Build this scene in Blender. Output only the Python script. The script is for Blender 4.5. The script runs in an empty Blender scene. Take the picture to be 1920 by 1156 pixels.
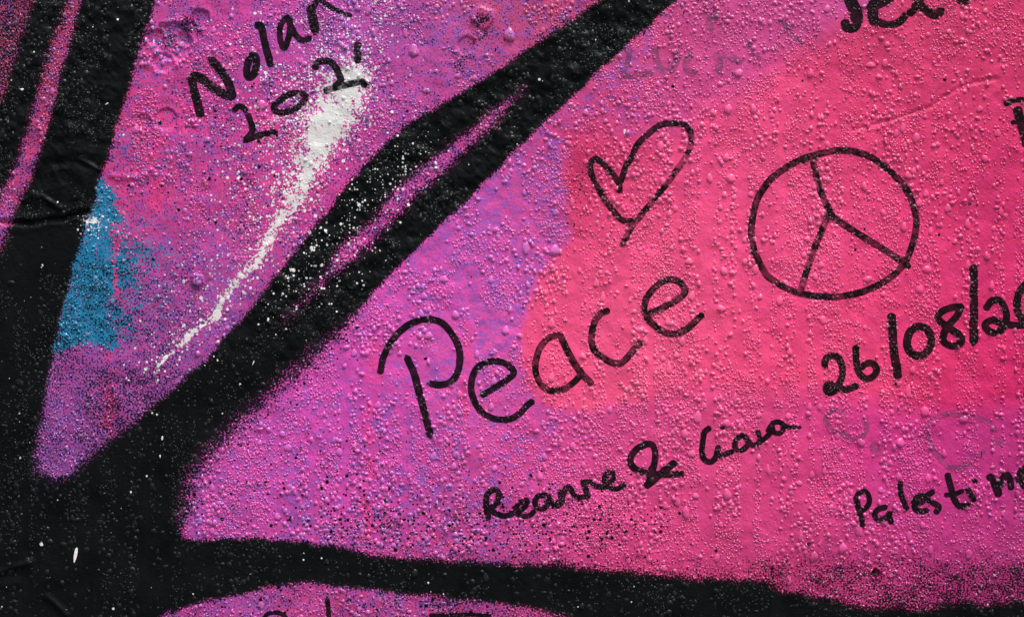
import bpy, math, random
import numpy as np
from mathutils import Vector

R = math.radians
rng = np.random.default_rng(11)
random.seed(11)
scn = bpy.context.scene
col = scn.collection

# ------------------------------------------------------------------ camera, sky, sun, exposure
S = 0.72 / 1920.0            # metres of wall per unit of the layout (the layout is 1920 x 1156 units)
ZC = 1.50                    # height of the layout's centre above the pavement
DIST = 1.20

cam = bpy.data.cameras.new('camera')
cam.lens = 60.0
cam.sensor_width = 36.0
cam.clip_start = 0.01
cam.clip_end = 500.0
cam_o = bpy.data.objects.new('camera', cam)
cam_o.location = (0.0, -DIST, ZC)
cam_o.rotation_euler = (R(90), 0, 0)
col.objects.link(cam_o)
scn.camera = cam_o

SUN_EL, SUN_AZ = 65.0, 145.0     # azimuth clockwise from +Y: in front of the wall, to the right
w = bpy.data.worlds.new('World')
scn.world = w
w.use_nodes = True
wn, wl = w.node_tree.nodes, w.node_tree.links
wn.clear()
sky = wn.new('ShaderNodeTexSky')
sky.sky_type = 'NISHITA'
sky.sun_disc = False
sky.sun_elevation = R(SUN_EL)
sky.sun_rotation = R(SUN_AZ)
sky.air_density = 1.0
sky.dust_density = 6.0
sky.ozone_density = 1.0
hsv = wn.new('ShaderNodeHueSaturation')          # overcast: the blue is washed out of the whole sky
hsv.inputs['Saturation'].default_value = 0.45
bg = wn.new('ShaderNodeBackground')
bg.inputs['Strength'].default_value = 0.09
out = wn.new('ShaderNodeOutputWorld')
wl.new(sky.outputs[0], hsv.inputs['Color'])
wl.new(hsv.outputs[0], bg.inputs['Color'])
wl.new(bg.outputs[0], out.inputs['Surface'])

sun = bpy.data.lights.new('sun', 'SUN')
sun.energy = 1.5
sun.angle = R(26)
sun.color = (1.0, 0.96, 0.90)
sun_o = bpy.data.objects.new('sun', sun)
sd = Vector((math.cos(R(SUN_EL)) * math.sin(R(SUN_AZ)), math.cos(R(SUN_EL)) * math.cos(R(SUN_AZ)), math.sin(R(SUN_EL))))
sun_o.rotation_euler = (-sd).to_track_quat('-Z', 'Y').to_euler()
sun_o.location = (1.0, -3.0, 4.0)
col.objects.link(sun_o)

vs = scn.view_settings
vs.view_transform = 'Standard'
vs.look = 'None'
vs.exposure = 0.72
vs.gamma = 1.0
vs.use_curve_mapping = False
scn.cycles.max_bounces = 2
scn.cycles.diffuse_bounces = 2
scn.cycles.glossy_bounces = 1
scn.cycles.use_denoising = True
scn.cycles.use_adaptive_sampling = True
scn.cycles.adaptive_threshold = 0.03

# ------------------------------------------------------------------ helpers
def X(u): return (np.asarray(u, float) - 960.0) * S
def Z(v): return ZC + (578.0 - np.asarray(v, float)) * S

def sm(a, b, x):
    t = np.clip((x - a) / (b - a), 0, 1)
    return t * t * (3 - 2 * t)

_lat = {}
def vnoise(x, y, seed):
    if seed not in _lat:
        _lat[seed] = np.random.default_rng(1000 + seed).random((256, 256))
    L = _lat[seed]
    xi = np.floor(x).astype(int); yi = np.floor(y).astype(int)
    fx = x - xi; fy = y - yi
    fx = fx * fx * fx * (fx * (fx * 6 - 15) + 10); fy = fy * fy * fy * (fy * (fy * 6 - 15) + 10)
    a = L[yi % 256, xi % 256]; b = L[yi % 256, (xi + 1) % 256]
    c = L[(yi + 1) % 256, xi % 256]; d = L[(yi + 1) % 256, (xi + 1) % 256]
    return (a * (1 - fx) + b * fx) * (1 - fy) + (c * (1 - fx) + d * fx) * fy

GU = GV = None
def fbm_axes(ua, va, wave, seed, octs):
    t = 0.0; a = 1.0; n = 0.0; f = 1.0 / wave
    for o in range(octs):
        k = seed * 7 + o
        if k not in _lat: _lat[k] = np.random.default_rng(1000 + k).random((256, 256))
        L = _lat[k].astype(np.float32)
        x = ua * f + 17.3 * o; y = va * f + 9.1 * o
        xi = np.floor(x).astype(int); yi = np.floor(y).astype(int); fx = (x - xi).astype(np.float32); fy = (y - yi).astype(np.float32)
        fx = fx * fx * fx * (fx * (fx * 6 - 15) + 10); fy = (fy * fy * fy * (fy * (fy * 6 - 15) + 10))[:, None]
        A = L[yi % 256] * (1 - fy) + L[(yi + 1) % 256] * fy
        t = t + a * (A[:, xi % 256] * (1 - fx) + A[:, (xi + 1) % 256] * fx)
        n += a; a *= 0.5; f *= 2.03
    return (t / n).astype(float)
def fbm(u, v, wave, seed, octs=3, sx=1.0, sy=1.0):
    if u is GU and v is GV and GU is not None: return fbm_axes(UA, VA, wave, seed, octs)
    t = np.zeros(np.broadcast(u, v).shape); a = 1.0; n = 0.0; f = 1.0 / wave
    for o in range(octs):
        t = t + a * vnoise(u * f * sx + 17.3 * o, v * f * sy + 9.1 * o, seed * 7 + o)
        n += a; a *= 0.5; f *= 2.03
    return t / n

def seg_dist(px, py, pts, closed):
    """distance to a polyline and, for closed ones, the inside test"""
    d2 = np.full(px.shape, 1e18); inside = np.zeros(px.shape, bool)
    n = len(pts)
    for i in range(n if closed else n - 1):
        ax, ay = pts[i]; bx, by = pts[(i + 1) % n]
        ex, ey = bx - ax, by - ay
        L = ex * ex + ey * ey + 1e-9
        t = np.clip(((px - ax) * ex + (py - ay) * ey) / L, 0, 1)
        dx = px - ax - t * ex; dy = py - ay - t * ey
        d2 = np.minimum(d2, dx * dx + dy * dy)
        if closed and ay != by:
            c = ((ay > py) != (by > py)) & (px < ex * (py - ay) / (by - ay) + ax)
            inside ^= c
    return np.sqrt(d2), inside

def sdf(px, py, pts):
    d, i = seg_dist(px, py, pts, True)
    return np.where(i, d, -d)

def srgb(c):
    c = np.asarray(c, float) / 255.0
    return np.where(c <= 0.04045, c / 12.92, ((c + 0.055) / 1.055) ** 2.4)

# ------------------------------------------------------------------ the painted layout, in layout units
WEDGE_L = [(470, -700), (315, -100), (288, 0), (281, 31), (267, 78), (256, 112), (244, 150), (231, 192), (215, 244), (201, 296), (187, 329),
           (178, 373), (161, 412), (153, 451), (137, 492), (127, 539), (114, 578), (104, 632), (93, 684), (80, 741), (73, 795), (62, 850), (62, 885)]
WEDGE_R = [(104, 906), (145, 886), (158, 869), (197, 837), (228, 811), (265, 785), (291, 756), (322, 733), (363, 697), (394, 668), (420, 634), (449, 608),
           (480, 573), (514, 523), (542, 492), (563, 464), (591, 425), (620, 391), (641, 360), (672, 329), (687, 308), (705, 290), (724, 272),
           (760, 239), (786, 223), (822, 200), (856, 179), (890, 161), (921, 140), (960, 117), (994, 93), (1020, 75), (1046, 57), (1072, 39),
           (1095, 23), (1126, 0), (1260, -85), (2100, -700)]
WEDGE = WEDGE_L + WEDGE_R
MAIN = [(2300, -700), (1400, -105), (1269, 0), (1245, 21), (1219, 47), (1183, 75), (1152, 104), (1121, 132), (1090, 166), (1059, 195), (1027, 223), (996, 252),
        (960, 288), (931, 319), (906, 344), (885, 368), (861, 389), (830, 415), (802, 446), (773, 472), (750, 498), (721, 524), (701, 547), (675, 576),
        (640, 615), (605, 650), (568, 684), (532, 715), (480, 762), (451, 788), (420, 819), (397, 842), (374, 871), (358, 897), (351, 942), (342, 980),
        (340, 1006), (363, 1013), (405, 1011), (441, 1009), (480, 1009), (532, 1012), (584, 1019), (636, 1026), (682, 1035), (729, 1043), (773, 1048),
        (830, 1053), (895, 1057), (960, 1058), (1038, 1060), (1116, 1067), (1180, 1074), (1219, 1079), (1271, 1084), (1336, 1086), (1401, 1088),
        (1440, 1096), (1466, 1109), (1518, 1118), (1570, 1127), (1622, 1139), (1673, 1143), (1725, 1143), (1764, 1139), (1803, 1132), (1842, 1135),
        (1881, 1134), (1920, 1130), (2050, 1120), (2900, 1180), (2900, -700)]
LOWER = [(200, 1220), (301, 1156), (337, 1139), (389, 1126), (441, 1115), (480, 1106), (527, 1095), (571, 1092), (610, 1095), (649, 1100), (693, 1105),
         (739, 1112), (791, 1116), (843, 1121), (895, 1126), (960, 1134), (1012, 1141), (1059, 1153), (1130, 1180), (1500, 1320), (1700, 2000), (0, 2000)]
SLIT = [(496, 640), (524, 606), (542, 583), (566, 552), (602, 516), (630, 472), (662, 440), (693, 415), (714, 389), (734, 360), (765, 332), (804, 300), (843, 270),
        (882, 241), (916, 213), (947, 188), (982, 164), (960, 195), (947, 208), (926, 234), (895, 267), (862, 294), (825, 329), (791, 360), (763, 386),
        (734, 415), (706, 446), (677, 474), (646, 503), (615, 529), (584, 562), (555, 588), (530, 612)]
STRIPE = [(190, -140), (130, 0), (109, 57), (91, 104), (75, 156), (60, 208), (36, 288), (16, 337), (0, 370), (-60, 480), (-200, 800), (-180, 830), (-45, 580), (0, 464),
          (13, 435), (23, 407), (34, 381), (57, 337), (70, 298), (75, 285), (86, 244), (99, 202), (109, 161), (117, 125), (132, 86), (143, 39), (152, 0), (210, -140)]
CORNER = [(110, -140), (64, 0), (52, 47), (36, 86), (23, 122), (13, 161), (0, 192), (-60, 330), (-900, 900), (-900, -700), (60, -700)]
CORAL = [(1066, 250), (1062, 330), (1068, 400), (1071, 446), (1038, 485), (1012, 518), (994, 562), (981, 606), (976, 658), (989, 710), (1007, 746), (1038, 765),
         (1085, 770), (1142, 760), (1193, 752), (1271, 732), (1323, 722), (1430, 738), (1544, 738), (1609, 748), (1725, 772), (1777, 770), (1860, 760), (1950, 760),
         (2900, 760), (2900, -700), (1800, -700), (1650, 10), (1560, 60), (1470, 110), (1400, 170), (1320, 200), (1290, 240), (1180, 262), (1120, 235)]
TEAL = [(184, 345), (205, 352), (222, 380), (219, 410), (212, 440), (217, 485), (206, 530), (206, 600), (218, 640), (195, 650), (150, 640), (104, 655),
        (108, 600), (122, 540), (148, 460), (163, 412), (176, 372)]
STREAK = [(668, 150, 30), (655, 178, 40), (640, 205, 40), (620, 232, 42), (604, 258, 38), (592, 288, 31), (580, 320, 27), (568, 352, 24), (552, 381, 20),
          (537, 402, 15), (521, 422, 14), (507, 447, 13), (486, 486, 11), (469, 508, 10), (454, 520, 10), (436, 543, 8), (418, 563, 9), (405, 590, 9), (380, 610, 5),
          (352, 632, 8), (335, 652, 5), (312, 670, 4), (296, 688, 3)]
HUE_OUT = [(300, 60, 222, 66, 158), (420, 50, 222, 62, 162), (600, 60, 210, 70, 178), (750, 80, 196, 78, 182), (900, 40, 208, 72, 138), (1000, 20, 206, 62, 118),  # paint hues; lens fall-off partly painted in at right edge and corners
           (300, 250, 230, 58, 150), (500, 330, 230, 62, 155), (700, 250, 220, 62, 165), (850, 150, 210, 62, 155), (400, 450, 205, 62, 155), (250, 500, 195, 62, 155),
           (200, 750, 185, 66, 158), (120, 880, 150, 60, 145), (350, 700, 185, 66, 158), (230, 380, 230, 62, 145), (450, 560, 190, 64, 155),
           (1000, 300, 222, 72, 170), (900, 420, 226, 72, 182), (800, 520, 230, 72, 184), (600, 750, 224, 68, 182), (450, 900, 222, 68, 178), (700, 900, 222, 66, 175),
           (900, 700, 232, 76, 175), (400, 990, 200, 62, 158), (850, 1000, 212, 62, 148), (1000, 850, 226, 66, 158), (1030, 500, 230, 82, 180),
           (1100, 220, 222, 62, 138), (1200, 120, 212, 62, 135), (1350, 60, 216, 66, 146), (1300, 190, 228, 70, 152), (1450, 20, 210, 66, 145), (1085, 330, 200, 48, 105),
           (1150, 850, 228, 66, 142), (1350, 830, 234, 66, 136), (1250, 1000, 222, 58, 130), (1500, 900, 232, 60, 132), (1650, 820, 226, 52, 144), (1800, 830, 212, 44, 134),
           (1750, 950, 212, 48, 140), (1880, 900, 190, 42, 126), (1600, 1060, 205, 54, 130), (1850, 1060, 180, 46, 120), (1450, 1040, 210, 54, 124),
           (600, 1130, 206, 62, 146), (900, 1140, 196, 58, 135), (100, 100, 190, 48, 108), (60, 250, 206, 52, 114), (15, 400, 202, 52, 118), (10, 40, 150, 55, 95)]
HUE_IN = [(1250, 450, 248, 84, 138), (1200, 620, 250, 88, 138), (1400, 300, 242, 78, 134), (1500, 450, 244, 78, 138), (1650, 250, 230, 64, 120), (1800, 120, 218, 56, 112),  # coral hues; points near the right edge carry some painted-in lens darkening
          (1880, 350, 214, 48, 110), (1750, 500, 232, 60, 124), (1850, 650, 218, 42, 108), (1600, 620, 242, 70, 126), (1450, 720, 244, 74, 130), (1700, 30, 214, 62, 114),
          (1085, 330, 215, 55, 112), (1050, 560, 246, 82, 138), (1300, 250, 236, 76, 138)]

def rbf(u, v, pts, sig=95.0):
    acc = np.zeros(u.shape + (3,)); wsum = np.zeros(u.shape)
    for a, b, r, g, bl in pts:
        d2 = (u - a) ** 2 + (v - b) ** 2
        wt = np.exp(-d2 / (2 * sig * sig)) + 1e-4 / (1 + d2 / 1e4)
        acc += wt[..., None] * srgb((r, g, bl)); wsum += wt
    return acc / wsum[..., None]

# non-uniform lattice: fine where the writing is, coarse towards the ends of the wall
STEP = 2.8
def axis(lo, hi, wlo, whi):
    fine = np.arange(lo, hi + 0.01, STEP)
    a = np.concatenate([lo - np.cumsum(np.linspace(4, 14, 70))[::-1], fine, fine[-1] + np.cumsum(np.linspace(4, 14, 70))])
    left = np.linspace(wlo, a[0], 40)[:-1]; right = np.linspace(a[-1], whi, 40)[1:]
    return np.concatenate([left, a, right])
UA = axis(-90.0, 2010.0, -7000.0, 9000.0)
VA = axis(-70.0, 1226.0, 578 - 1.15 / S, 578 + 1.495 / S)
NU, NV = len(UA), len(VA)
GU, GV = np.meshgrid(UA, VA)

# signed distances on a coarse lattice, interpolated afterwards
CU = np.unique(np.concatenate([np.linspace(UA[0], -400, 30), np.arange(-400, 2330, 6.0), np.linspace(2330, UA[-1], 30)]))
CV = np.unique(np.concatenate([np.linspace(VA[0], -300, 20), np.arange(-300, 1500, 6.0), np.linspace(1500, VA[-1], 20)]))
CGU, CGV = np.meshgrid(CU, CV)
def lerp_grid(ua, va, f, u, v):
    i = np.clip(np.searchsorted(ua, u) - 1, 0, len(ua) - 2); j = np.clip(np.searchsorted(va, v) - 1, 0, len(va) - 2)
    fx = np.clip((u - ua[i]) / (ua[i + 1] - ua[i]), 0, 1); fy = np.clip((v - va[j]) / (va[j + 1] - va[j]), 0, 1)
    if f.ndim == 3:
        fx = fx[..., None]; fy = fy[..., None]
    return (f[j, i] * (1 - fx) + f[j, i + 1] * fx) * (1 - fy) + (f[j + 1, i] * (1 - fx) + f[j + 1, i + 1] * fx) * fy
def on_grid(f):
    return lerp_grid(CU, CV, f, GU, GV)

D = {k: on_grid(sdf(CGU, CGV, p)) for k, p in dict(wedge=WEDGE, main=MAIN, lower=LOWER, slit=SLIT, stripe=STRIPE, corner=CORNER, coral=CORAL, teal=TEAL).items()}
wob = (fbm(GU, GV, 26, 3) - 0.5)
hue_o = on_grid(rbf(CGU, CGV, HUE_OUT)); hue_i = on_grid(rbf(CGU, CGV, HUE_IN))
hue_o = hue_o * np.array([0.97, 1.28, 1.0]); hue_i = hue_i * np.array([1.02, 1.0, 1.0])

soft_main = 6 + 34 * sm(540, 640, GV) * (1 - sm(560, 760, GU)) * (1 - sm(960, 1005, GV)) + 5 * sm(1000, 1040, GV)
soft_stripe = np.where(GU < 150 - 0.26 * GV - 10, 14, 8)
cov = {}
cov['wedge'] = sm(-1, 1, (D['wedge'] + wob * 8) / (7 + 10 * sm(700, 880, GV)) - 0.15)
cov['main'] = sm(-1, 1, (D['main'] + wob * 8) / soft_main - 0.1)
cov['lower'] = sm(-1, 1, (D['lower'] + wob * 8) / 8)
slitfade = sm(645, 560, GV) * 0.6 + 0.4 * sm(560, 470, GV)
cov['slit'] = sm(-1.2, 1, (D['slit'] + wob * 14) / 13) * np.clip(slitfade, 0, 1) * (0.50 + 0.26 * sm(-2, 9, D['slit']))
cov['stripe'] = sm(-1, 1, (D['stripe'] + wob * 8) / soft_stripe) * 0.9
cov['corner'] = sm(-1, 1, (D['corner'] + wob * 10) / 12) * 0.58
colour_cov = np.max(np.stack([cov[k] for k in cov]), 0)
black = 1 - colour_cov
# grains of black spray that drifted over the colours (these are paint, not shade)
extra = 0.42 * sm(380, 520, GV) * sm(560, 250, GU) * (D['wedge'] > -20)
extra = np.maximum(extra, 0.30 * np.exp(-((GU - (1330 - 1.72 * GV + 190)) / 120.0) ** 2) * (D['wedge'] > -20) * sm(150, 330, GV))
extra = np.maximum(extra, 0.40 * np.exp(-(np.maximum(D['wedge'], 0) / 34.0)) * (D['wedge'] > -30))
extra = np.maximum(extra, 0.22 * np.exp(-(np.maximum(D['main'], 0) / 16.0)))
extra = np.maximum(extra, 0.42 * np.exp(-np.maximum(D['main'], 0) / 40.0) * sm(960, 1050, GV) * sm(560, 900, GU))
extra = np.maximum(extra, 0.52 * sm(1000, 1085, GV) * sm(1250, 1500, GU))
extra = np.maximum(extra, 0.30 * np.exp(-((GU - 1085) / 38.0) ** 2 - ((GV - 330) / 75.0) ** 2) * (GU > 1058))
extra = np.maximum(extra, 0.18 * np.exp(-((GU - 1110) / 60.0) ** 2 - ((GV - 205) / 60.0) ** 2))
extra = np.maximum(extra, 0.26 * (D['lower'] > -20))
n12 = fbm(GU, GV, 12, 21)
for bu, bv, br, bd in ((320, 75, 30, .5), (355, 45, 25, .55), (375, 60, 14, .45), (275, 180, 16, .4), (270, 250, 14, .4), (905, 40, 22, .55), (885, 80, 18, .5), (870, 105, 22, .45),
                       (905, 60, 30, .3), (862, 125, 18, .4), (1265, 55, 40, .2), (1340, 30, 40, .3), (1330, 60, 18, .3), (690, 960, 40, .28), (730, 985, 36, .34), (860, 880, 30, .3), (850, 960, 30, .25),
                       (420, 920, 12, .35), (435, 950, 14, .35), (450, 985, 14, .3), (780, 925, 25, .3), (1480, 55, 16, .2)):
    extra = np.maximum(extra, bd * np.exp(-((GU - bu) / br) ** 2 - ((GV - bv) / br) ** 2) * (0.5 + n12))
black = 1 - (1 - black) * (1 - extra * (0.55 + 0.9 * fbm(GU, GV, 60, 5)))
dots_b = np.maximum.reduce([0.95 * np.exp(-((GV - 985) / 62.0) ** 2) * sm(520, 640, GU) * sm(1330, 1080, GU),
                            0.30 * np.exp(-((GV - 330) / 110.0) ** 2 - ((GU - 440) / 150.0) ** 2), 0.4 * (D['lower'] > 0), 0.25 * sm(780, 850, GV) * sm(400, 500, GU) * sm(900, 700, GU)])
dots_b = np.maximum(dots_b, 0.8 * np.exp(-((D['main'] - 14) / 22.0) ** 2) * sm(560, 640, GV) * sm(720, 640, GU) * sm(1010, 960, GV))

coral_m = sm(-1, 1, (D['coral'] + wob * 16) / (11 + 30 * sm(330, 240, GV) + 26 * sm(1150, 1300, GU) * sm(650, 760, GV)))
hue = hue_o * (1 - coral_m[..., None]) + hue_i * coral_m[..., None]
patch = fbm(GU, GV, 70, 8)
viol = (0.40 + 0.42 * (patch - 0.5)) * (1 - coral_m) * sm(1330, 1060, GU + 0.25 * (GV - 300))
viol = np.maximum(viol, 0.52 * np.exp(-((GU - 1035) / 30.0) ** 2 - ((GV - 380) / 130.0) ** 2) * (GU < 1064))
viol = np.maximum(viol, 0.55 * np.exp(-((GU - 985) / 30.0) ** 2 - ((GV - 560) / 90.0) ** 2) * (1 - coral_m))
viol = np.maximum(viol, 0.45 * np.exp(-((GU - 1030) / 34.0) ** 2 - ((GV - 800) / 45.0) ** 2))
viol = np.maximum(viol, 0.42 * np.exp(-((GU - 860) / 90.0) ** 2 - ((GV - 70) / 60.0) ** 2))
viol = np.maximum(viol, 0.30 * np.exp(-((GU - 1590) / 70.0) ** 2 - ((GV - 5) / 30.0) ** 2))
viol = np.maximum(viol, 0.5 * sm(620, 420, GU) * sm(420, 520, GV) * (D['wedge'] > -20))
viol = np.maximum(viol, 0.13 * sm(770, 830, GV) * sm(1450, 1560, GU) * (patch > 0.42))
# old pink runs down the left field
run = np.zeros_like(GU)
for ru, v0, v1, rw in ((688, 690, 1010, 9), (872, 600, 830, 7), (216, 425, 560, 5), (205, 660, 820, 12), (300, 330, 400, 20), (700, 640, 720, 18)):
    run = np.maximum(run, np.exp(-((GU - ru - 26 * (fbm(VA * 0, VA, 40, int(ru))[:, None] - .5)) / rw) ** 2) * sm(v0 - 20, v0 + 20, GV) * sm(v1 + 20, v1 - 20, GV))
run = run * sm(.34, .58, fbm(GU, GV, 24, 33, 3) + .06)
viol = viol * (1 - 0.8 * run)
hue = hue * (1 - 0.5 * run[..., None]) + srgb((240, 66, 140)) * 0.5 * run[..., None]
teal = sm(-24, 12, D['teal'] + wob * 44) * 0.86
teal = np.maximum(teal, 0.80 * np.exp(-(np.maximum(GU - 200, 0) / 115.0) ** 2 - ((GV - 520) / 125.0) ** 4) * (D['wedge'] > -6) * (0.45 + 0.95 * (fbm(GU, GV * 1.0, 40, 12) - .1)))
teal = np.maximum(teal, 0.28 * np.exp(-((GU - 235) / 45.0) ** 2 - ((GV - 270) / 60.0) ** 2))
teal = np.maximum(teal, 0.36 * np.exp(-((GU - 310) / 45.0) ** 2 - ((GV - 75) / 50.0) ** 2))
teal = np.maximum(teal, 0.13 * (D['wedge'] > -15) * sm(620, 340, GU))
teal = np.maximum(teal, 0.07 * (1 - coral_m) * sm(1100, 900, GU))
teal = teal * (1 - 0.6 * run)
white = np.zeros_like(GU); spray = np.zeros_like(GU)
for (ax, ay, ar), (bx, by, br) in zip(STREAK[:-1], STREAK[1:]):
    ex, ey = bx - ax, by - ay; L = ex * ex + ey * ey
    t = np.clip(((GU - ax) * ex + (GV - ay) * ey) / L, 0, 1)
    d = np.hypot(GU - ax - t * ex, GV - ay - t * ey); r = ar + (br - ar) * t
    side = np.where((GU - ax) * ey - (GV - ay) * ex < 0, 1.0, 0.0)     # the mist drifted to the lower right
    white = np.maximum(white, side * 0.50 * np.clip(r / 30, 0, 1) * np.exp(-(d / (r * 2.0)) ** 2))
    white = np.maximum(white, (0.34 + .14 * side) * np.clip(.35 + r / 34, 0, 1) * np.exp(-(d / (r * (1.1 + .5 * side) + 12)) ** 1.5))
    white = np.maximum(white, np.clip(0.66 + r / 95, 0, 1.02) * np.exp(-(d / (r * (0.86 + 0.45 * side))) ** 1.45))
    spray = np.maximum(spray, np.exp(-(d / (r * (1.0 + 0.9 * side) + 14 + 30 * side)) ** 1.5) * np.clip(r / 26, 0.30, 0.9))
white = np.maximum(white, 0.75 * np.exp(-((GU - 175) / 17.0) ** 2 - ((GV - 415 + 0.15 * (GU - 175)) / 10.0) ** 2))
white = white * (0.40 + 0.95 * fbm(GU, GV, 15, 31, 2) + 0.12 * sm(330, 180, GV))
spray = np.maximum(spray, 0.55 * np.exp(-((GU - 175) / 30.0) ** 2 - ((GV - 425) / 20.0) ** 2))
spray = np.maximum(spray, 0.22 * np.exp(-((GU + 0.78 * GV - 985) / 75.0) ** 2) * sm(230, 330, GV) * sm(640, 520, GV) * (GU > 480))
spray = np.maximum(spray, 0.0025 * (colour_cov < 0.5))

# ------------------------------------------------------------------ relief of the wall, in metres towards the street
blk = sm(0.4, 0.8, 1 - colour_cov)
def relief(u, v):
    h = 2.2e-3 * (fbm(u, v, 420, 40) - .5) + 1.1e-3 * (fbm(u, v, 110, 41) - .5) + 0.75e-3 * (fbm(u, v, 38, 42, 3) - .5)
    return h
H = relief(GU, GV)
rough = fbm(GU, GV, 22, 45, 4)
ridge = 1 - np.abs(2 * fbm(GU, GV, 30, 46, 3) - 1)
diag = blk * sm(330, 480, GU) * sm(760, 560, GV)
upl = blk * sm(340, 240, GU) * sm(480, 330, GV)
H += (diag * 3.0e-3 + upl * 2.8e-3 + blk * 0.4e-3) * (rough - .5) + (diag + upl) * 1.2e-3 * (ridge - .75)
H += (1 - blk) * (0.55e-3 * (fbm(GU, GV, 17, 47, 2) - .5) + 0.8e-3 * (fbm(GU, GV * 1.0, 34, 48, 2) - .5))
chan = fbm(GU + 26 * (fbm(VA * 0, VA, 90, 50)[:, None] - .5), GV * 0.035, 26, 51, 2)        # vertical runs where water went down
H += -0.35e-3 * sm(0.52, 0.62, chan) * sm(600, 900, GV) * blk
n14 = fbm(GU, GV, 14, 60)
n16 = fbm(GU, GV, 16, 70)
def groove(pts, wd, depth, ridge_h=0.0):
    global H
    d, _ = seg_dist(GU, GV, pts, False)
    j = 0.45 + 1.1 * n14
    d = d + 5 * (n14 - .5)
    H = H - depth * np.exp(-(d / wd) ** 2) * j + ridge_h * np.exp(-((d - wd * 2.2) / (wd * 1.3)) ** 2) * j
groove([(1598, 244), (1625, 237), (1660, 228), (1690, 218), (1722, 208), (1748, 200), (1770, 180), (1800, 165), (1830, 154), (1866, 148)], 3.0, 0.9e-3, 0.12e-3)
groove([(-60, 415), (0, 416), (30, 417), (58, 418), (90, 412), (118, 411), (140, 401), (165, 397)], 4.5, 2.6e-3, 0.5e-3)
groove([(150, 300), (165, 306), (188, 320)], 4.0, -1.4e-3)
groove([(45, 375), (62, 364), (80, 368), (98, 382), (112, 390)], 5.0, -1.6e-3)
groove([(88, 325), (102, 317), (120, 315)], 4.0, -1.0e-3)
groove([(88, 1118), (104, 1130), (125, 1152)], 6.0, -1.6e-3)
groove([(0, 1072), (25, 1062), (55, 1055)], 6.0, -1.2e-3)
groove([(10, 1095), (30, 1092)], 9.0, -1.2e-3)
groove([(210, 330), (240, 332), (262, 334), (285, 320)], 6.0, -1.1e-3)
for cu, cv, cr, dp in ((322, 78, 34, 1.3e-3), (375, 35, 18, 1.1e-3), (290, 72, 16, .9e-3), (305, 118, 20, 1.0e-3), (352, 62, 20, 1.0e-3), (905, 34, 20, -.9e-3), (1643, 1074, 8, 3.5e-3), (370, 525, 11, -1.2e-3),
                       (875, 85, 16, .6e-3), (270, 230, 15, .7e-3), (310, 225, 22, .6e-3)):
    d = np.hypot(GU - cu, GV - cv) + 0.55 * cr * (n16 - .5)
    H -= dp * 1.7 * sm(cr * 1.10, cr * 0.9, d) - abs(dp) * 0.35 * np.exp(-((d - cr * 1.15) / (cr * .16)) ** 2)
H = np.where((GU > -2500) & (GU < 4500), H, 0)

dHu = np.gradient(H, UA, axis=1) / S; dHv = np.gradient(H, VA, axis=0) / S
N = np.stack([-dHu, -np.ones_like(H), dHv], -1)
N /= np.linalg.norm(N, axis=-1, keepdims=True)

LIGHT = 1.0
ATT_HUE = np.concatenate([np.clip(hue * LIGHT, 0, 0.95), np.ones(hue.shape[:2] + (1,))], -1)
ATT_SPK = np.stack([np.clip(viol, 0, 1), np.clip(black, 0, 1), np.clip(white, 0, 1), np.clip(spray, 0, 1)], -1)
ATT_AUX = np.stack([np.zeros_like(GU), np.clip(dots_b, 0, 1), np.clip(teal, 0, 1), np.zeros_like(GU)], -1)   # ink, dots of black, teal, wetness
def at(u, v):
    u = np.asarray(u, float); v = np.asarray(v, float)
    return (lerp_grid(UA, VA, H, u, v), lerp_grid(UA, VA, ATT_HUE, u, v), lerp_grid(UA, VA, ATT_SPK, u, v), lerp_grid(UA, VA, ATT_AUX, u, v))

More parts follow.
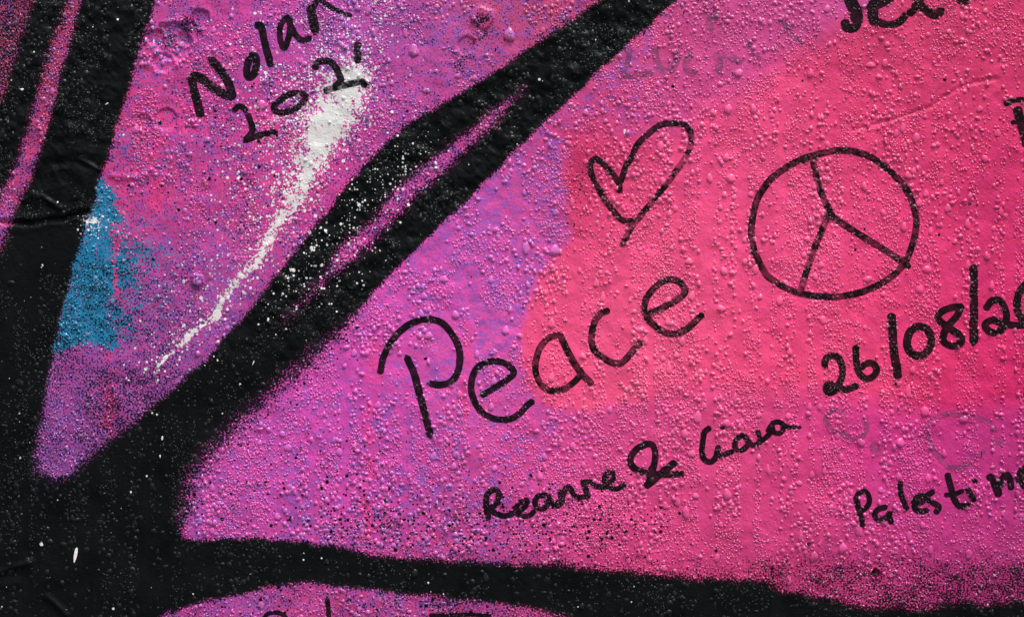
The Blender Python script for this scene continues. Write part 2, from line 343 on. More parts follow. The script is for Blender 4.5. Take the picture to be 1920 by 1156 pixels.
# ------------------------------------------------------------------ materials
def paint_material():
    m = bpy.data.materials.new('sprayed_paint'); m.use_nodes = True
    nt = m.node_tree; n, l = nt.nodes, nt.links; n.clear()
    o = n.new('ShaderNodeOutputMaterial'); b = n.new('ShaderNodeBsdfPrincipled'); l.new(b.outputs[0], o.inputs[0])
    geo = n.new('ShaderNodeNewGeometry'); sx = n.new('ShaderNodeSeparateXYZ'); l.new(geo.outputs['Position'], sx.inputs[0])
    cx = n.new('ShaderNodeCombineXYZ'); l.new(sx.outputs[0], cx.inputs[0]); l.new(sx.outputs[2], cx.inputs[1])
    P = cx.outputs[0]
    def attr(name):
        a = n.new('ShaderNodeAttribute'); a.attribute_name = name; return a
    ah, asp, aa = attr('hue'), attr('spk'), attr('aux')
    def sep(a):
        s = n.new('ShaderNodeSeparateColor'); l.new(a.outputs['Color'], s.inputs[0]); return s.outputs[0], s.outputs[1], s.outputs[2], a.outputs['Alpha']
    viol_, black_, white_, spray_ = sep(asp)
    ink_, dots_, teal_, wet_ = sep(aa)
    def val(x, sock):
        if isinstance(x, (int, float)): sock.default_value = x
        else: l.new(x, sock)
    def math_(op, a, b_=0.0, c=0.0):
        k = n.new('ShaderNodeMath'); k.operation = op
        val(a, k.inputs[0]); val(b_, k.inputs[1]); val(c, k.inputs[2]); return k.outputs[0]
    def mapr(x, a, b_, c=0.0, d=1.0):
        k = n.new('ShaderNodeMapRange'); k.clamp = True
        for i, y in enumerate((x, a, b_, c, d)): val(y, k.inputs[i])
        return k.outputs[0]
    def noise(scale, detail=2.0, rough_=0.55, stretch=None, offs=0.0):
        k = n.new('ShaderNodeTexNoise'); k.noise_dimensions = '2D'
        k.inputs['Scale'].default_value = scale; k.inputs['Detail'].default_value = detail; k.inputs['Roughness'].default_value = rough_
        mp = n.new('ShaderNodeMapping'); mp.inputs['Location'].default_value = (offs, offs * .7, 0)
        if stretch: mp.inputs['Scale'].default_value = (stretch[0], stretch[1], 1)
        l.new(P, mp.inputs[0]); l.new(mp.outputs[0], k.inputs['Vector'])
        return mapr(k.outputs[0], 0.27, 0.73)
    def grains(density, nz, soft=0.10):
        dd = math_('MULTIPLY_ADD', density, 1.0 + 2.2 * soft, -1.1 * soft)
        return mapr(math_('SUBTRACT', dd, nz), -soft, soft)
    def dots(density, scale, rmin, rmax, soft=0.06):
        k = n.new('ShaderNodeTexVoronoi'); k.voronoi_dimensions = '2D'; k.inputs['Scale'].default_value = scale
        l.new(P, k.inputs['Vector'])
        s = n.new('ShaderNodeSeparateColor'); l.new(k.outputs['Color'], s.inputs[0])
        g2 = math_('POWER', s.outputs[1], 2.6)
        rad = mapr(g2, 0, 1, rmin, rmax)
        hit = math_('LESS_THAN', s.outputs[0], density)
        return math_('MULTIPLY', hit, mapr(math_('SUBTRACT', rad, k.outputs['Distance']), -soft, soft))
    def mix(f, a, b_):
        k = n.new('ShaderNodeMix'); k.data_type = 'RGBA'; val(f, k.inputs[0])
        for x, s in ((a, k.inputs[6]), (b_, k.inputs[7])):
            if isinstance(x, tuple): s.default_value = (*x, 1)
            else: l.new(x, s)
        return k.outputs[2]
    fine = noise(620, 1.5, 0.6); fine2 = noise(560, 1.5, 0.6, None, 3.7)
    broad = noise(150, 2.0, 0.6, (0.8, 1.15), 1.3); broad2 = noise(190, 2.0, 0.62, (0.75, 1.2), 8.3)
    big = noise(38, 4.0, 0.6, None, 5.1)
    mixn = mapr(math_('ADD', math_('MULTIPLY', fine, 0.5), math_('MULTIPLY', broad, 0.5)), 0.18, 0.82)
    hv = n.new('ShaderNodeHueSaturation'); l.new(ah.outputs['Color'], hv.inputs['Color'])
    l.new(mapr(big, 0, 1, 0.88, 1.1), hv.inputs['Value']); l.new(mapr(broad, 0, 1, 0.496, 0.503), hv.inputs['Hue'])
    c = hv.outputs[0]
    # violet and blue grains under and over the pink
    vcol = mix(broad2, tuple(srgb((168, 84, 186))), tuple(srgb((132, 92, 190))))
    c = mix(math_('MULTIPLY', grains(viol_, mixn, 0.18), 0.80), c, vcol)
    c = mix(math_('MULTIPLY', grains(math_('MULTIPLY', viol_, 0.34), fine2, 0.1), 0.4), c, tuple(srgb((240, 80, 150))))
    tn = mapr(math_('ADD', math_('MULTIPLY', fine2, 0.60), math_('MULTIPLY', broad2, 0.40)), 0.15, 0.85)
    tcol = mix(broad, tuple(srgb((0, 118, 160))), tuple(srgb((10, 138, 188))))
    c = mix(math_('MULTIPLY', grains(teal_, tn, 0.1), 0.97), c, tcol)
    # black spray
    bn = mapr(math_('ADD', math_('MULTIPLY', noise(760, 1.5, .6, None, 11.0), 0.75), math_('MULTIPLY', broad, 0.25)), 0.15, 0.85)
    bl = math_('ADD', math_('MULTIPLY', grains(black_, bn, 0.11), 0.90), math_('MULTIPLY', black_, 0.10))
    bl = math_('MAXIMUM', bl, dots(math_('ADD', dots_, 0.005), 230, 0.04, 0.34))
    bl = math_('MAXIMUM', bl, dots(math_('MULTIPLY', dots_, 0.8), 430, 0.08, 0.42))
    bcol = mix(big, (0.0032, 0.0043, 0.0047), (0.0058, 0.0073, 0.0078))
    c = mix(bl, c, bcol)
    # white spray: solid heart of the stroke, cracked into flecks, then single drops
    wn_ = math_('ADD', math_('MULTIPLY', fine, 0.55), math_('MULTIPLY', mapr(noise(300, 1.0, .5, None, 21.0), 0.0, 1.0), 0.45))
    wh = grains(white_, mapr(wn_, .1, .9), 0.10)
    wh = math_('MAXIMUM', wh, dots(math_('MULTIPLY', spray_, 0.85), 260, 0.05, 0.36))
    wh = math_('MAXIMUM', wh, dots(math_('MULTIPLY', spray_, 0.95), 560, 0.10, 0.50))
    wcol = mix(big, (0.76, 0.75, 0.75), (0.86, 0.86, 0.86))
    c = mix(wh, c, wcol)
    # felt-pen ink: soaks in unevenly, the paint below shows through where it is thin
    thin = math_('SUBTRACT', 1.0, ink_)
    pn = noise(135, 3.0, 0.65, None, 9.3)
    dens = math_('SUBTRACT', 1.0, math_('MULTIPLY', thin, mapr(pn, 0.36, 0.72, 0.0, 2.6)))
    dens = mapr(dens, 0.15, 1.0, 0.58, 0.99)
    isink = math_('GREATER_THAN', ink_, 0.02)
    dens = math_('MULTIPLY', dens, isink)
    inkcol = mix(mapr(ink_, 0.5, 0.6), (0.125, 0.055, 0.135), (0.0050, 0.0042, 0.0060))
    faded = mapr(ink_, 0.5, 0.6, 1.0, 0.0)
    pale = math_('MULTIPLY', math_('MULTIPLY', faded, isink), mapr(math_('ADD', broad2, math_('MULTIPLY', ink_, 1.2)), 0.45, 1.15, 0.05, 0.70))
    dens = math_('MAXIMUM', math_('MULTIPLY', dens, math_('SUBTRACT', 1.0, faded)), pale)
    c = mix(dens, c, inkcol)
    # pale sheen of the beads put into the colour: base lightened where wet
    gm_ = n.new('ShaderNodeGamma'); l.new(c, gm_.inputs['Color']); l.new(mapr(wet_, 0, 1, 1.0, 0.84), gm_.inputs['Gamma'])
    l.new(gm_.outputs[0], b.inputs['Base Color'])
    # gloss: dry paint satin, water glossy
    dry = mapr(big, 0, 1, 0.28, 0.50)
    rr = n.new('ShaderNodeMix'); rr.data_type = 'FLOAT'
    l.new(wet_, rr.inputs[0]); l.new(dry, rr.inputs[2]); rr.inputs[3].default_value = 0.23
    l.new(rr.outputs[0], b.inputs['Roughness'])
    dark_ = math_('MAXIMUM', bl, dens)
    drysp = mapr(dark_, 0, 1, 0.25, 0.07)
    sp = n.new('ShaderNodeMix'); sp.data_type = 'FLOAT'; l.new(wet_, sp.inputs[0]); l.new(drysp, sp.inputs[2]); sp.inputs[3].default_value = 0.50
    l.new(sp.outputs[0], b.inputs['Specular IOR Level'])
    b.inputs['IOR'].default_value = 1.5
    # fine tooth of the sprayed coat
    bp = n.new('ShaderNodeBump'); bp.inputs['Strength'].default_value = 0.36; bp.inputs['Distance'].default_value = 0.00035
    vb = n.new('ShaderNodeTexVoronoi'); vb.voronoi_dimensions = '2D'; vb.inputs['Scale'].default_value = 640
    l.new(P, vb.inputs['Vector'])
    hgt = math_('ADD', math_('MULTIPLY', noise(330, 2, .6, None, 1.9), 0.9), math_('MULTIPLY', math_('SUBTRACT', 0.6, vb.outputs['Distance']), math_('MULTIPLY', 0.9, math_('SUBTRACT', 1.0, wet_))))
    l.new(hgt, bp.inputs['Height'])
    l.new(bp.outputs[0], b.inputs['Normal'])
    return m
PAINT = paint_material()

def ground_material():
    m = bpy.data.materials.new('wet_asphalt'); m.use_nodes = True
    n, l = m.node_tree.nodes, m.node_tree.links; b = n['Principled BSDF']
    t = n.new('ShaderNodeTexNoise'); t.inputs['Scale'].default_value = 60; t.inputs['Detail'].default_value = 6
    r = n.new('ShaderNodeValToRGB'); r.color_ramp.elements[0].color = (.03, .03, .032, 1); r.color_ramp.elements[1].color = (.09, .088, .085, 1)
    tc = n.new('ShaderNodeTexCoord'); l.new(tc.outputs['Object'], t.inputs['Vector']); l.new(t.outputs[0], r.inputs[0]); l.new(r.outputs[0], b.inputs['Base Color'])
    b.inputs['Roughness'].default_value = 0.5
    bp = n.new('ShaderNodeBump'); bp.inputs['Distance'].default_value = 0.004; l.new(t.outputs[0], bp.inputs['Height']); l.new(bp.outputs[0], b.inputs['Normal'])
    return m

# ------------------------------------------------------------------ mesh building
def make_mesh(name, co, faces, hue_a, spk_a, aux_a, normals=None, quads=True, smooth=True):
    me = bpy.data.meshes.new(name)
    co = np.ascontiguousarray(co, np.float32); k = faces.shape[1]
    me.vertices.add(len(co)); me.vertices.foreach_set('co', co.ravel())
    me.loops.add(faces.size); me.loops.foreach_set('vertex_index', np.ascontiguousarray(faces, np.int32).ravel())
    me.polygons.add(len(faces)); me.polygons.foreach_set('loop_start', np.arange(0, faces.size, k, dtype=np.int32))
    me.update(calc_edges=True)
    if smooth:
        me.polygons.foreach_set('use_smooth', np.ones(len(faces), bool))
    for nm, a in (('hue', hue_a), ('spk', spk_a), ('aux', aux_a)):
        at_ = me.attributes.new(nm, 'FLOAT_COLOR', 'POINT'); at_.data.foreach_set('color', np.ascontiguousarray(a, np.float32).ravel())
    me.materials.append(PAINT)
    if normals is not None:
        me.normals_split_custom_set_from_vertices(np.asarray(normals, np.float32))
    me.update()
    return me

def link(name, data, parent=None, **props):
    o = bpy.data.objects.new(name, data); col.objects.link(o)
    if parent is not None: o.parent = parent
    for k_, v_ in props.items(): o[k_] = v_
    return o

# ------------------------------------------------------------------ the setting
gm = bpy.data.meshes.new('pavement')
gm.from_pydata([(-60, -60, 0), (60, -60, 0), (60, 60, 0), (-60, 60, 0)], [], [(0, 1, 2, 3)])
gm.materials.append(ground_material())
link('pavement', gm, kind='structure', label='dark wet pavement in front of the painted wall', category='pavement')

# ------------------------------------------------------------------ the wall, its skin shared out among the painted fields
idx = np.arange(NU * NV).reshape(NV, NU)
Q = np.stack([idx[:-1, :-1], idx[1:, :-1], idx[1:, 1:], idx[:-1, 1:]], -1)      # v grows downwards: this winding faces the street (-Y)
def fc(a): return 0.25 * (a[:-1, :-1] + a[1:, :-1] + a[1:, 1:] + a[:-1, 1:])
fu, fv = fc(GU), fc(GV)
fb = fc(1 - colour_cov) > 0.5
part_of = np.zeros(fb.shape, int)
inwindow = (fu > -880) & (fu < 2800) & (fv > -680) & (fv < 1850)
part_of[(fc(coral_m) > 0.5) & ~fb] = 1
part_of[(fc(D['stripe']) > 0) & ~fb] = 2
part_of[(fc(D['corner']) > 0) & (fc(cov['corner']) > 0.3)] = 3
part_of[(fc(D['slit']) > 0) & (fc(cov['slit']) > 0.3)] = 4
blackf = fb & ~((fc(D['corner']) > 0) & (fc(cov['corner']) > 0.3))
part_of[blackf] = 5                                                               # diagonal band
part_of[blackf & (fu < 200 - 0.1 * fv) & (fc(D['wedge']) < 0) & (fu < 330 - 0.27 * fv)] = 6   # left field
part_of[blackf & (fv > 905 + np.clip((fu - 100) * 0.15, -60, 60))] = 7            # lower field
part_of[(fc(D['teal']) > -2) & ~fb] = 8
part_of[fc(white) > 0.45] = 9
part_of[(part_of == 9) & (fu < 240)] = 10
part_of[~inwindow] = 0

co_all = np.stack([X(GU), -H, Z(GV)], -1).reshape(-1, 3)
n_all = N.reshape(-1, 3); hue_f = ATT_HUE.reshape(-1, 4); spk_f = ATT_SPK.reshape(-1, 4); aux_f = ATT_AUX.reshape(-1, 4)
def skin(name, sel):
    f = Q[sel]
    used, inv = np.unique(f, return_inverse=True)
    return make_mesh(name, co_all[used], inv.reshape(f.shape), hue_f[used], spk_f[used], aux_f[used], n_all[used])

wall = link('graffiti_wall', skin('graffiti_wall', part_of == 0), label='wet outdoor wall sprayed pink, violet and black and covered in pen writing', category='wall', kind='thing')
for k_, nm, lb in ((1, 'coral_paint_field', 'coral pink painted field behind the heart, Peace and the peace sign'),
                   (2, 'pink_stripe', 'narrow pink stripe between black fields at the upper left'),
                   (3, 'dark_pink_field', 'dim pink speckled field in the top left corner'),
                   (4, 'pink_slit', 'thin pink sliver running inside the diagonal black band'),
                   (5, 'black_band', 'broad black spray band rising diagonally to the top edge'),
                   (6, 'black_field', 'black sprayed field down the left side with a crack across it'),
                   (7, 'black_border', 'black wavy border along the bottom edge'),
                   (8, 'blue_spray_patch', 'turquoise blue spray patch at the left of the violet wedge'),
                   (10, 'white_spatter', 'small white spatter on the upper edge of the blue patch'),
                   (9, 'white_spray_streak', 'white spray streak breaking up into spatters beside the black band')):
    sel = part_of == k_
    if sel.any(): link(nm, skin(nm, sel), wall, label=lb)

# the body of the wall behind its painted skin
bx0, bx1, bz0, bz1 = float(X(UA[0])), float(X(UA[-1])), 0.0, float(Z(VA[0]))
bm_ = bpy.data.meshes.new('wall_body')
bm_.from_pydata([(bx0, .006, bz0), (bx1, .006, bz0), (bx1, .006, bz1), (bx0, .006, bz1), (bx0, .25, bz0), (bx1, .25, bz0), (bx1, .25, bz1), (bx0, .25, bz1)], [],
                [(0, 1, 2, 3), (5, 4, 7, 6), (4, 0, 3, 7), (1, 5, 6, 2), (3, 2, 6, 7), (4, 5, 1, 0)])
cm = bpy.data.materials.new('bare_concrete'); cm.use_nodes = True
cm.node_tree.nodes['Principled BSDF'].inputs['Base Color'].default_value = (.32, .31, .29, 1); cm.node_tree.nodes['Principled BSDF'].inputs['Roughness'].default_value = .9
tn_ = cm.node_tree.nodes.new('ShaderNodeTexNoise'); tn_.inputs['Scale'].default_value = 12; tn_.inputs['Detail'].default_value = 8
rp_ = cm.node_tree.nodes.new('ShaderNodeValToRGB'); rp_.color_ramp.elements[0].color = (.22, .21, .2, 1); rp_.color_ramp.elements[1].color = (.4, .39, .37, 1)
cm.node_tree.links.new(tn_.outputs[0], rp_.inputs[0]); cm.node_tree.links.new(rp_.outputs[0], cm.node_tree.nodes['Principled BSDF'].inputs['Base Color'])
bm_.materials.append(cm)
link('wall_body', bm_, wall)

# ------------------------------------------------------------------ pen writing: every letter a ribbon of ink that follows the relief
INK_LIFT = 0.00009
ink_pts = []          # (u, v, half width, ink) samples, so that drops standing on ink take its colour
def catmull(pts, step=2.4):
    p = np.array(pts, float)
    if len(p) == 2:
        k = max(3, int(np.hypot(*(p[1] - p[0])) / step)); t = np.linspace(0, 1, k)[:, None]; return p[0] * (1 - t) + p[1] * t
    q = np.vstack([2 * p[0] - p[1], p, 2 * p[-1] - p[-2]]); o = []
    for i in range(1, len(q) - 2):
        k = max(2, int(np.hypot(*(q[i + 1] - q[i])) / step))
        t = np.linspace(0, 1, k, endpoint=False)[:, None]
        o.append(0.5 * (2 * q[i] + (q[i + 1] - q[i - 1]) * t + (2 * q[i - 1] - 5 * q[i] + 4 * q[i + 1] - q[i + 2]) * t ** 2 + (3 * q[i] - q[i - 1] - 3 * q[i + 1] + q[i + 2]) * t ** 3))
    o.append(p[-1:]); return np.vstack(o)

def stroke_geo(pts, wd, lift, ink, seed, taper=(1, 1)):
    c = catmull(pts); n = len(c)
    tg = np.gradient(c, axis=0); tg /= np.linalg.norm(tg, axis=1, keepdims=True) + 1e-9
    hw = wd / 2
    # rounded ends
    k = 5; a = np.linspace(1, 0.04, k)[:, None]
    st = c[0] - tg[0] * hw * 0.8 * a; en = c[-1] + tg[-1] * hw * 0.8 * a[::-1]
    c = np.vstack([st, c, en]); tg = np.vstack([np.repeat(tg[:1], k, 0), tg, np.repeat(tg[-1:], k, 0)])
    prof = np.concatenate([np.sqrt(np.clip(1 - a[:, 0] ** 2, 0.02, 1)), np.ones(n), np.sqrt(np.clip(1 - a[::-1, 0] ** 2, 0.02, 1))])
    s = np.linspace(0, 1, len(c)); prof = prof * (taper[0] * (1 - s) + taper[1] * s)
    L = np.concatenate([[0], np.cumsum(np.hypot(*np.diff(c, axis=0).T))])
    j1 = 1.03 + 0.24 * (fbm(L, L * 0 + seed * 3.3, 17, 80, 3) - .5); j2 = 1.03 + 0.24 * (fbm(L, L * 0 + seed * 5.1 + 50, 17, 81, 3) - .5)
    nr = np.stack([-tg[:, 1], tg[:, 0]], 1)
    cols = np.array([-1, -.6, -.2, .2, .6, 1.0])
    w_ = np.where(cols[None, :] < 0, j1[:, None], j2[:, None]) * prof[:, None] * hw
    u = c[:, None, 0] + nr[:, None, 0] * cols[None] * w_; v = c[:, None, 1] + nr[:, None, 1] * cols[None] * w_
    h, a_h, a_s, a_a = at(u, v)
    lf = lift + np.linspace(0, 1.5e-5, len(c))[:, None]
    co = np.stack([X(u), -(h + lf), Z(v)], -1).reshape(-1, 3)
    a_a = a_a.copy(); a_a[..., 0] = np.broadcast_to(np.asarray(ink), u.shape)
    m, q = len(c), len(cols); ii = np.arange(m * q).reshape(m, q)
    f = np.stack([ii[:-1, :-1], ii[1:, :-1], ii[1:, 1:], ii[:-1, 1:]], -1).reshape(-1, 4)
    # face the street whatever way the pen ran
    p0, p1, p2 = co[f[:, 0]], co[f[:, 1]], co[f[:, 2]]
    ny = np.cross(p1 - p0, p2 - p0)[:, 1]
    if np.median(ny) > 0: f = f[:, ::-1]
    for q_ in range(0, len(c), 2): ink_pts.append((c[q_, 0], c[q_, 1], hw * prof[q_], ink))
    return co, f, a_h.reshape(-1, 4), a_s.reshape(-1, 4), a_a.reshape(-1, 4)

seed_i = [0]
def letter(name, strokes, parent):
    parts = []; base = 0; F = []
    for i, st in enumerate(strokes):
        seed_i[0] += 1
        co, f, a, b_, c = stroke_geo(st['p'], st['w'], INK_LIFT + 3.0e-5 * i, st['ink'], seed_i[0], st.get('t', (1, 1)))
        parts.append((co, a, b_, c)); F.append(f + base); base += len(co)
    cat = [np.vstack([p[k] for p in parts]) for k in range(4)]
    nn = None
    me = make_mesh(name, cat[0], np.vstack(F), cat[1], cat[2], cat[3])
    return link(name, me, parent)

def T(ox, oy):
    return lambda *p: [(ox + a / 3.8542, oy + b / 3.8542) for a, b in p]
A00, A10, A20, A30 = T(0, 0), T(480, 0), T(960, 0), T(1440, 0)
A01, A11, A21, A31 = T(0, 290), T(480, 290), T(960, 290), T(1440, 290)
A02, A12, A22, A32 = T(0, 580), T(480, 580), T(960, 580), T(1440, 580)
A03, A13, A23, A33 = T(0, 856), T(480, 856), T(960, 856), T(1440, 856)
def s(p, w, ink=0.97, t=(1, 1)): return dict(p=p, w=w, ink=ink, t=t)
def ring(c, rx, ry, rot=0, a0=0, n=18):
    r = R(rot); o = []
    for i in range(n + 1):
        a = R(a0) + 2 * math.pi * i / n
        x, y = rx * math.cos(a), ry * math.sin(a)
        o.append((c[0] + x * math.cos(r) - y * math.sin(r), c[1] + x * math.sin(r) + y * math.cos(r)))
    return o

def word(name, label, letters):
    e = bpy.data.objects.new(name, None); col.objects.link(e); e.parent = wall; e['label'] = label
    e.empty_display_size = 0.02
    for nm, st in letters: letter(nm, st, e)
    return e

LN = 'letter'; DG = 'digit'
word('handwritten_name', 'thick black handwritten name above the white streak', [
    (LN, [s(A00((1448, 825), (1415, 700), (1392, 600), (1400, 552), (1440, 560), (1500, 605), (1570, 655), (1640, 690), (1680, 690)), 16.5), s(A00((1680, 695), (1655, 610), (1605, 525), (1535, 440)), 16)]),
    (LN, [s(ring((472, 125), 8.5, 21, 12), 14)]),
    (LN, [s(A10((10, 185), (38, 195), (62, 300), (85, 390), (105, 465)), 14)]),
    (LN, [s(A10((232, 125), (190, 160), (172, 220), (180, 300), (205, 350), (232, 290), (248, 200), (240, 140), (255, 195), (280, 245), (320, 285), (355, 295), (385, 278)), 11.5)]),
    (LN, [s(A10((398, 70), (412, 140), (428, 215)), 17), s(A10((418, 50), (440, 5), (470, 5), (530, 45), (600, 85), (680, 112)), 11.5, t=(1, .6))])])
word('handwritten_year', 'black handwritten year slanting below the name, its end over white spray', [
    (DG, [s(A00((1695, 795), (1730, 768), (1765, 785), (1775, 800)), 11), s(A00((1795, 835), (1815, 890), (1828, 935), (1800, 985), (1775, 1012), (1860, 985), (1940, 962), (1985, 955)), 11.5)]),
    (DG, [s(A10((130, 770), (190, 710), (260, 678), (330, 675), (362, 695), (330, 750), (270, 795), (190, 815), (135, 795), (128, 770)), 11.5)]),
    (DG, [s(A10((428, 490), (445, 455), (500, 442), (555, 462), (592, 520), (612, 580), (570, 630)), 13), s(A10((505, 655), (590, 630), (680, 608), (765, 588), (783, 618)), 12, 0.72)]),
    ('apostrophe_stroke', [s(A10((735, 325), (733, 390), (738, 440)), 14)])])
word('cut_off_word', 'thick black capitals cut off by the top edge', [
    (LN, [s(A30((570, -60), (605, 20), (635, 90), (645, 130)), 24), s(A30((645, 120), (640, 185), (600, 208), (565, 195), (557, 165)), 17)]),
    (LN, [s(A30((800, -60), (765, 20), (758, 110), (770, 155)), 20), s(A30((735, 55), (810, 35), (890, -10)), 14), s(A30((775, 150), (850, 178), (920, 172), (965, 145), (992, 112)), 14)]),
    (LN, [s(A30((1150, -60), (1090, 10), (1060, 60), (1030, 95)), 15), s(A30((1085, 0), (1120, 55), (1175, 95), (1220, 105), (1245, 82)), 16)]),
    (LN, [s(A30((1365, -30), (1395, 5), (1425, 8)), 14)])])
word('cut_off_letters', 'black letters running out of the right edge below the crack', [
    (LN, [s(A30((1718, 752), (1765, 728), (1850, 722), (1930, 740)), 10), s(A30((1805, 795), (1822, 870), (1850, 960), (1870, 1040)), 18), s(A30((1765, 885), (1810, 878)), 8)])])
word('faded_word', 'faded grey violet scribble between the black band and the heart', [
    (LN, [s(A20((850, 375), (838, 440), (812, 505), (800, 540), (880, 552), (1000, 528)), 10, 0.46)]),
    (LN, [s(A20((1035, 370), (1048, 450), (1085, 510), (1150, 505), (1185, 450), (1195, 385)), 13, 0.46)]),
    (LN, [s(A20((1290, 395), (1262, 450), (1265, 510), (1310, 530)), 13, 0.40)]),
    (LN, [s(A20((1478, 400), (1500, 450), (1492, 505)), 14, 0.46), s(A20((1530, 395), (1590, 415), (1645, 450)), 12, 0.36)]),
    (LN, [s(A20((1700, 280), (1710, 340)), 11, 0.34)]),
    (LN, [s(A20((1740, 390), (1790, 420)), 9, 0.30)]),
    (LN, [s(A20((1460, 110), (1420, 160), (1440, 210)), 12, 0.34)]),
    (LN, [s(A20((1960, 150), (2010, 240), (2090, 310)), 9, 0.40)])])
HL = A21((778, 262), (772, 205), (705, 115), (640, 50), (600, 30), (570, 55), (568, 115), (600, 200), (650, 290), (702, 368), (760, 440), (812, 478), (875, 480))
HR = A21((788, 190), (822, 90), (868, 12)) + A20((905, 1050), (980, 972), (1060, 912), (1150, 892), (1240, 902), (1290, 950), (1297, 1020), (1278, 1085), (1245, 1150)) + A21((1200, 100), (1110, 220), (1020, 330), (930, 440), (872, 510), (825, 595), (797, 652))
word('drawn_heart', 'thin black heart outline with a long tail above the word Peace', [('left_lobe', [s(HL, 11.5, .93)]), ('right_lobe', [s(HR[:9], 11.5, .93), s(HR[8:], 11.5, .64)])])
CIRC = [(1507, 296), (1474, 314), (1453, 329), (1440, 342), (1419, 376), (1409, 425), (1413, 466), (1427, 498), (1440, 518), (1456, 529), (1474, 540), (1502, 550), (1544, 556), (1585, 554), (1627, 543),
        (1668, 521), (1694, 495), (1710, 461), (1718, 422), (1714, 390), (1701, 358), (1680, 331), (1655, 309), (1622, 290), (1585, 282), (1554, 284), (1531, 290), (1507, 297)]
word('drawn_peace_sign', 'black pen circle with three spokes, a peace sign at the right', [
    ('circle', [s(CIRC, 12.6, .86), s([(1505, 300), (1512, 298)], 13, .95)]),
    ('spoke', [s(A31((318, 15), (340, 110), (370, 230), (410, 330), (450, 415)), 12.5, .74)]),
    ('spoke', [s(A31((455, 440), (560, 512), (700, 602), (850, 692), (970, 772)), 13, .86), s(A31((455, 430), (468, 448)), 13, .97), s(A31((990, 790), (1015, 808)), 11, .97)]),
    ('spoke', [s(A31((428, 450), (372, 590), (312, 740), (238, 975)), 12.5, .72)])])
word('handwritten_peace', 'large thin black handwritten word Peace in the middle', [
    (LN, [s(A12((900, 448), (920, 350), (975, 240), (1050, 150), (1140, 92), (1250, 70), (1345, 98), (1415, 175), (1460, 262), (1474, 350), (1458, 450), (1410, 518), (1330, 545), (1265, 535)), 12.8),
          s(A12((1095, 355), (1145, 470), (1182, 610), (1220, 750), (1260, 905)), 13.5)]),
    (LN, [s(A12((1640, 615), (1740, 555), (1840, 485), (1862, 450), (1820, 400), (1740, 373), (1650, 387), (1582, 445), (1556, 540), (1570, 640), (1622, 730), (1700, 780), (1790, 797), (1850, 785), (1910, 745), (1960, 690), (1995, 665)), 12.3)]),
    (LN, [s(A22((340, 190), (280, 198), (220, 248), (182, 330), (168, 410), (182, 490), (230, 560), (300, 587), (380, 570), (440, 530), (490, 478)), 12, .85), s(A22((350, 190), (392, 280), (452, 390), (512, 472), (570, 530)), 13, .9)]),
    (LN, [s(A22((690, 10), (640, 30), (600, 80), (578, 170), (575, 230), (600, 300), (660, 350), (720, 380), (780, 390), (830, 350), (880, 290), (925, 240)), 12.6, .86)]),
    (LN, [s(A21((1000, 1142), (1080, 1112), (1155, 1068), (1225, 1025), (1250, 975), (1205, 915), (1120, 905), (1040, 950), (975, 1030), (955, 1110)) + A22((980, 65), (1030, 115), (1100, 162), (1180, 176), (1260, 142), (1325, 85), (1370, 42)), 12.6, .86)])])
word('handwritten_signature', 'two small handwritten first names joined by an ampersand below Peace', [
    (LN, [s(A13((1680, 440), (1665, 345), (1668, 280), (1700, 242), (1745, 245), (1755, 290), (1730, 345), (1690, 372), (1740, 408), (1800, 425), (1850, 412)), 11)]),
    (LN, [s(A23((-10, 405), (50, 395), (105, 345), (108, 312), (70, 315), (32, 360), (35, 405), (80, 428), (130, 420), (155, 395)), 9.5)]),
    (LN, [s(A23((240, 275), (185, 285), (165, 325), (185, 365), (235, 370), (268, 315), (262, 280), (285, 330), (320, 352), (355, 335)), 10.5)]),
    (LN, [s(A23((352, 255), (362, 320)), 12), s(A23((362, 300), (390, 225), (420, 228), (445, 275), (490, 292)), 11)]),
    (LN, [s(A23((515, 180), (535, 240), (545, 285)), 12), s(A23((490, 292), (545, 280)), 10), s(A23((515, 185), (565, 178), (605, 208), (665, 218)), 10.5)]),
    (LN, [s(A23((672, 200), (728, 165), (728, 118), (690, 112), (665, 160), (690, 215), (750, 230), (808, 206)), 10)]),
    ('ampersand', [s(A22((1005, 1200), (1030, 1100), (1035, 1030), (1015, 978), (970, 972), (900, 1010), (855, 1075), (870, 1130), (920, 1165), (1000, 1185), (1090, 1190), (1150, 1190), (1225, 1185)), 12.5),
                   s(A23((975, 205), (1040, 150), (1100, 100), (1170, 45)), 14), s(A23((1010, 80), (1000, 150), (975, 205)), 12)]),
    (LN, [s(A22((1425, 858), (1392, 885), (1380, 950), (1372, 1030), (1392, 1085), (1440, 1098), (1478, 1060)), 11)]),
    (LN, [s(A22((1490, 995), (1482, 1050), (1525, 1050), (1590, 1025)), 10.5), s(A22((1512, 852), (1530, 854)), 5.5)]),
    (LN, [s(A22((1660, 905), (1615, 950), (1618, 1005), (1665, 1012), (1708, 965), (1680, 912)), 10.5), s(A22((1705, 950), (1740, 978), (1785, 968)), 10.5)]),
    (LN, [s(A22((1778, 885), (1795, 950)), 10.5), s(A22((1795, 950), (1820, 935), (1870, 890)), 10)]),
    (LN, [s(A32((0, 875), (40, 818), (92, 815), (112, 850), (90, 890), (45, 885), (32, 855)), 10), s(A32((105, 835), (160, 850), (228, 850)), 10, t=(1, .6))])])
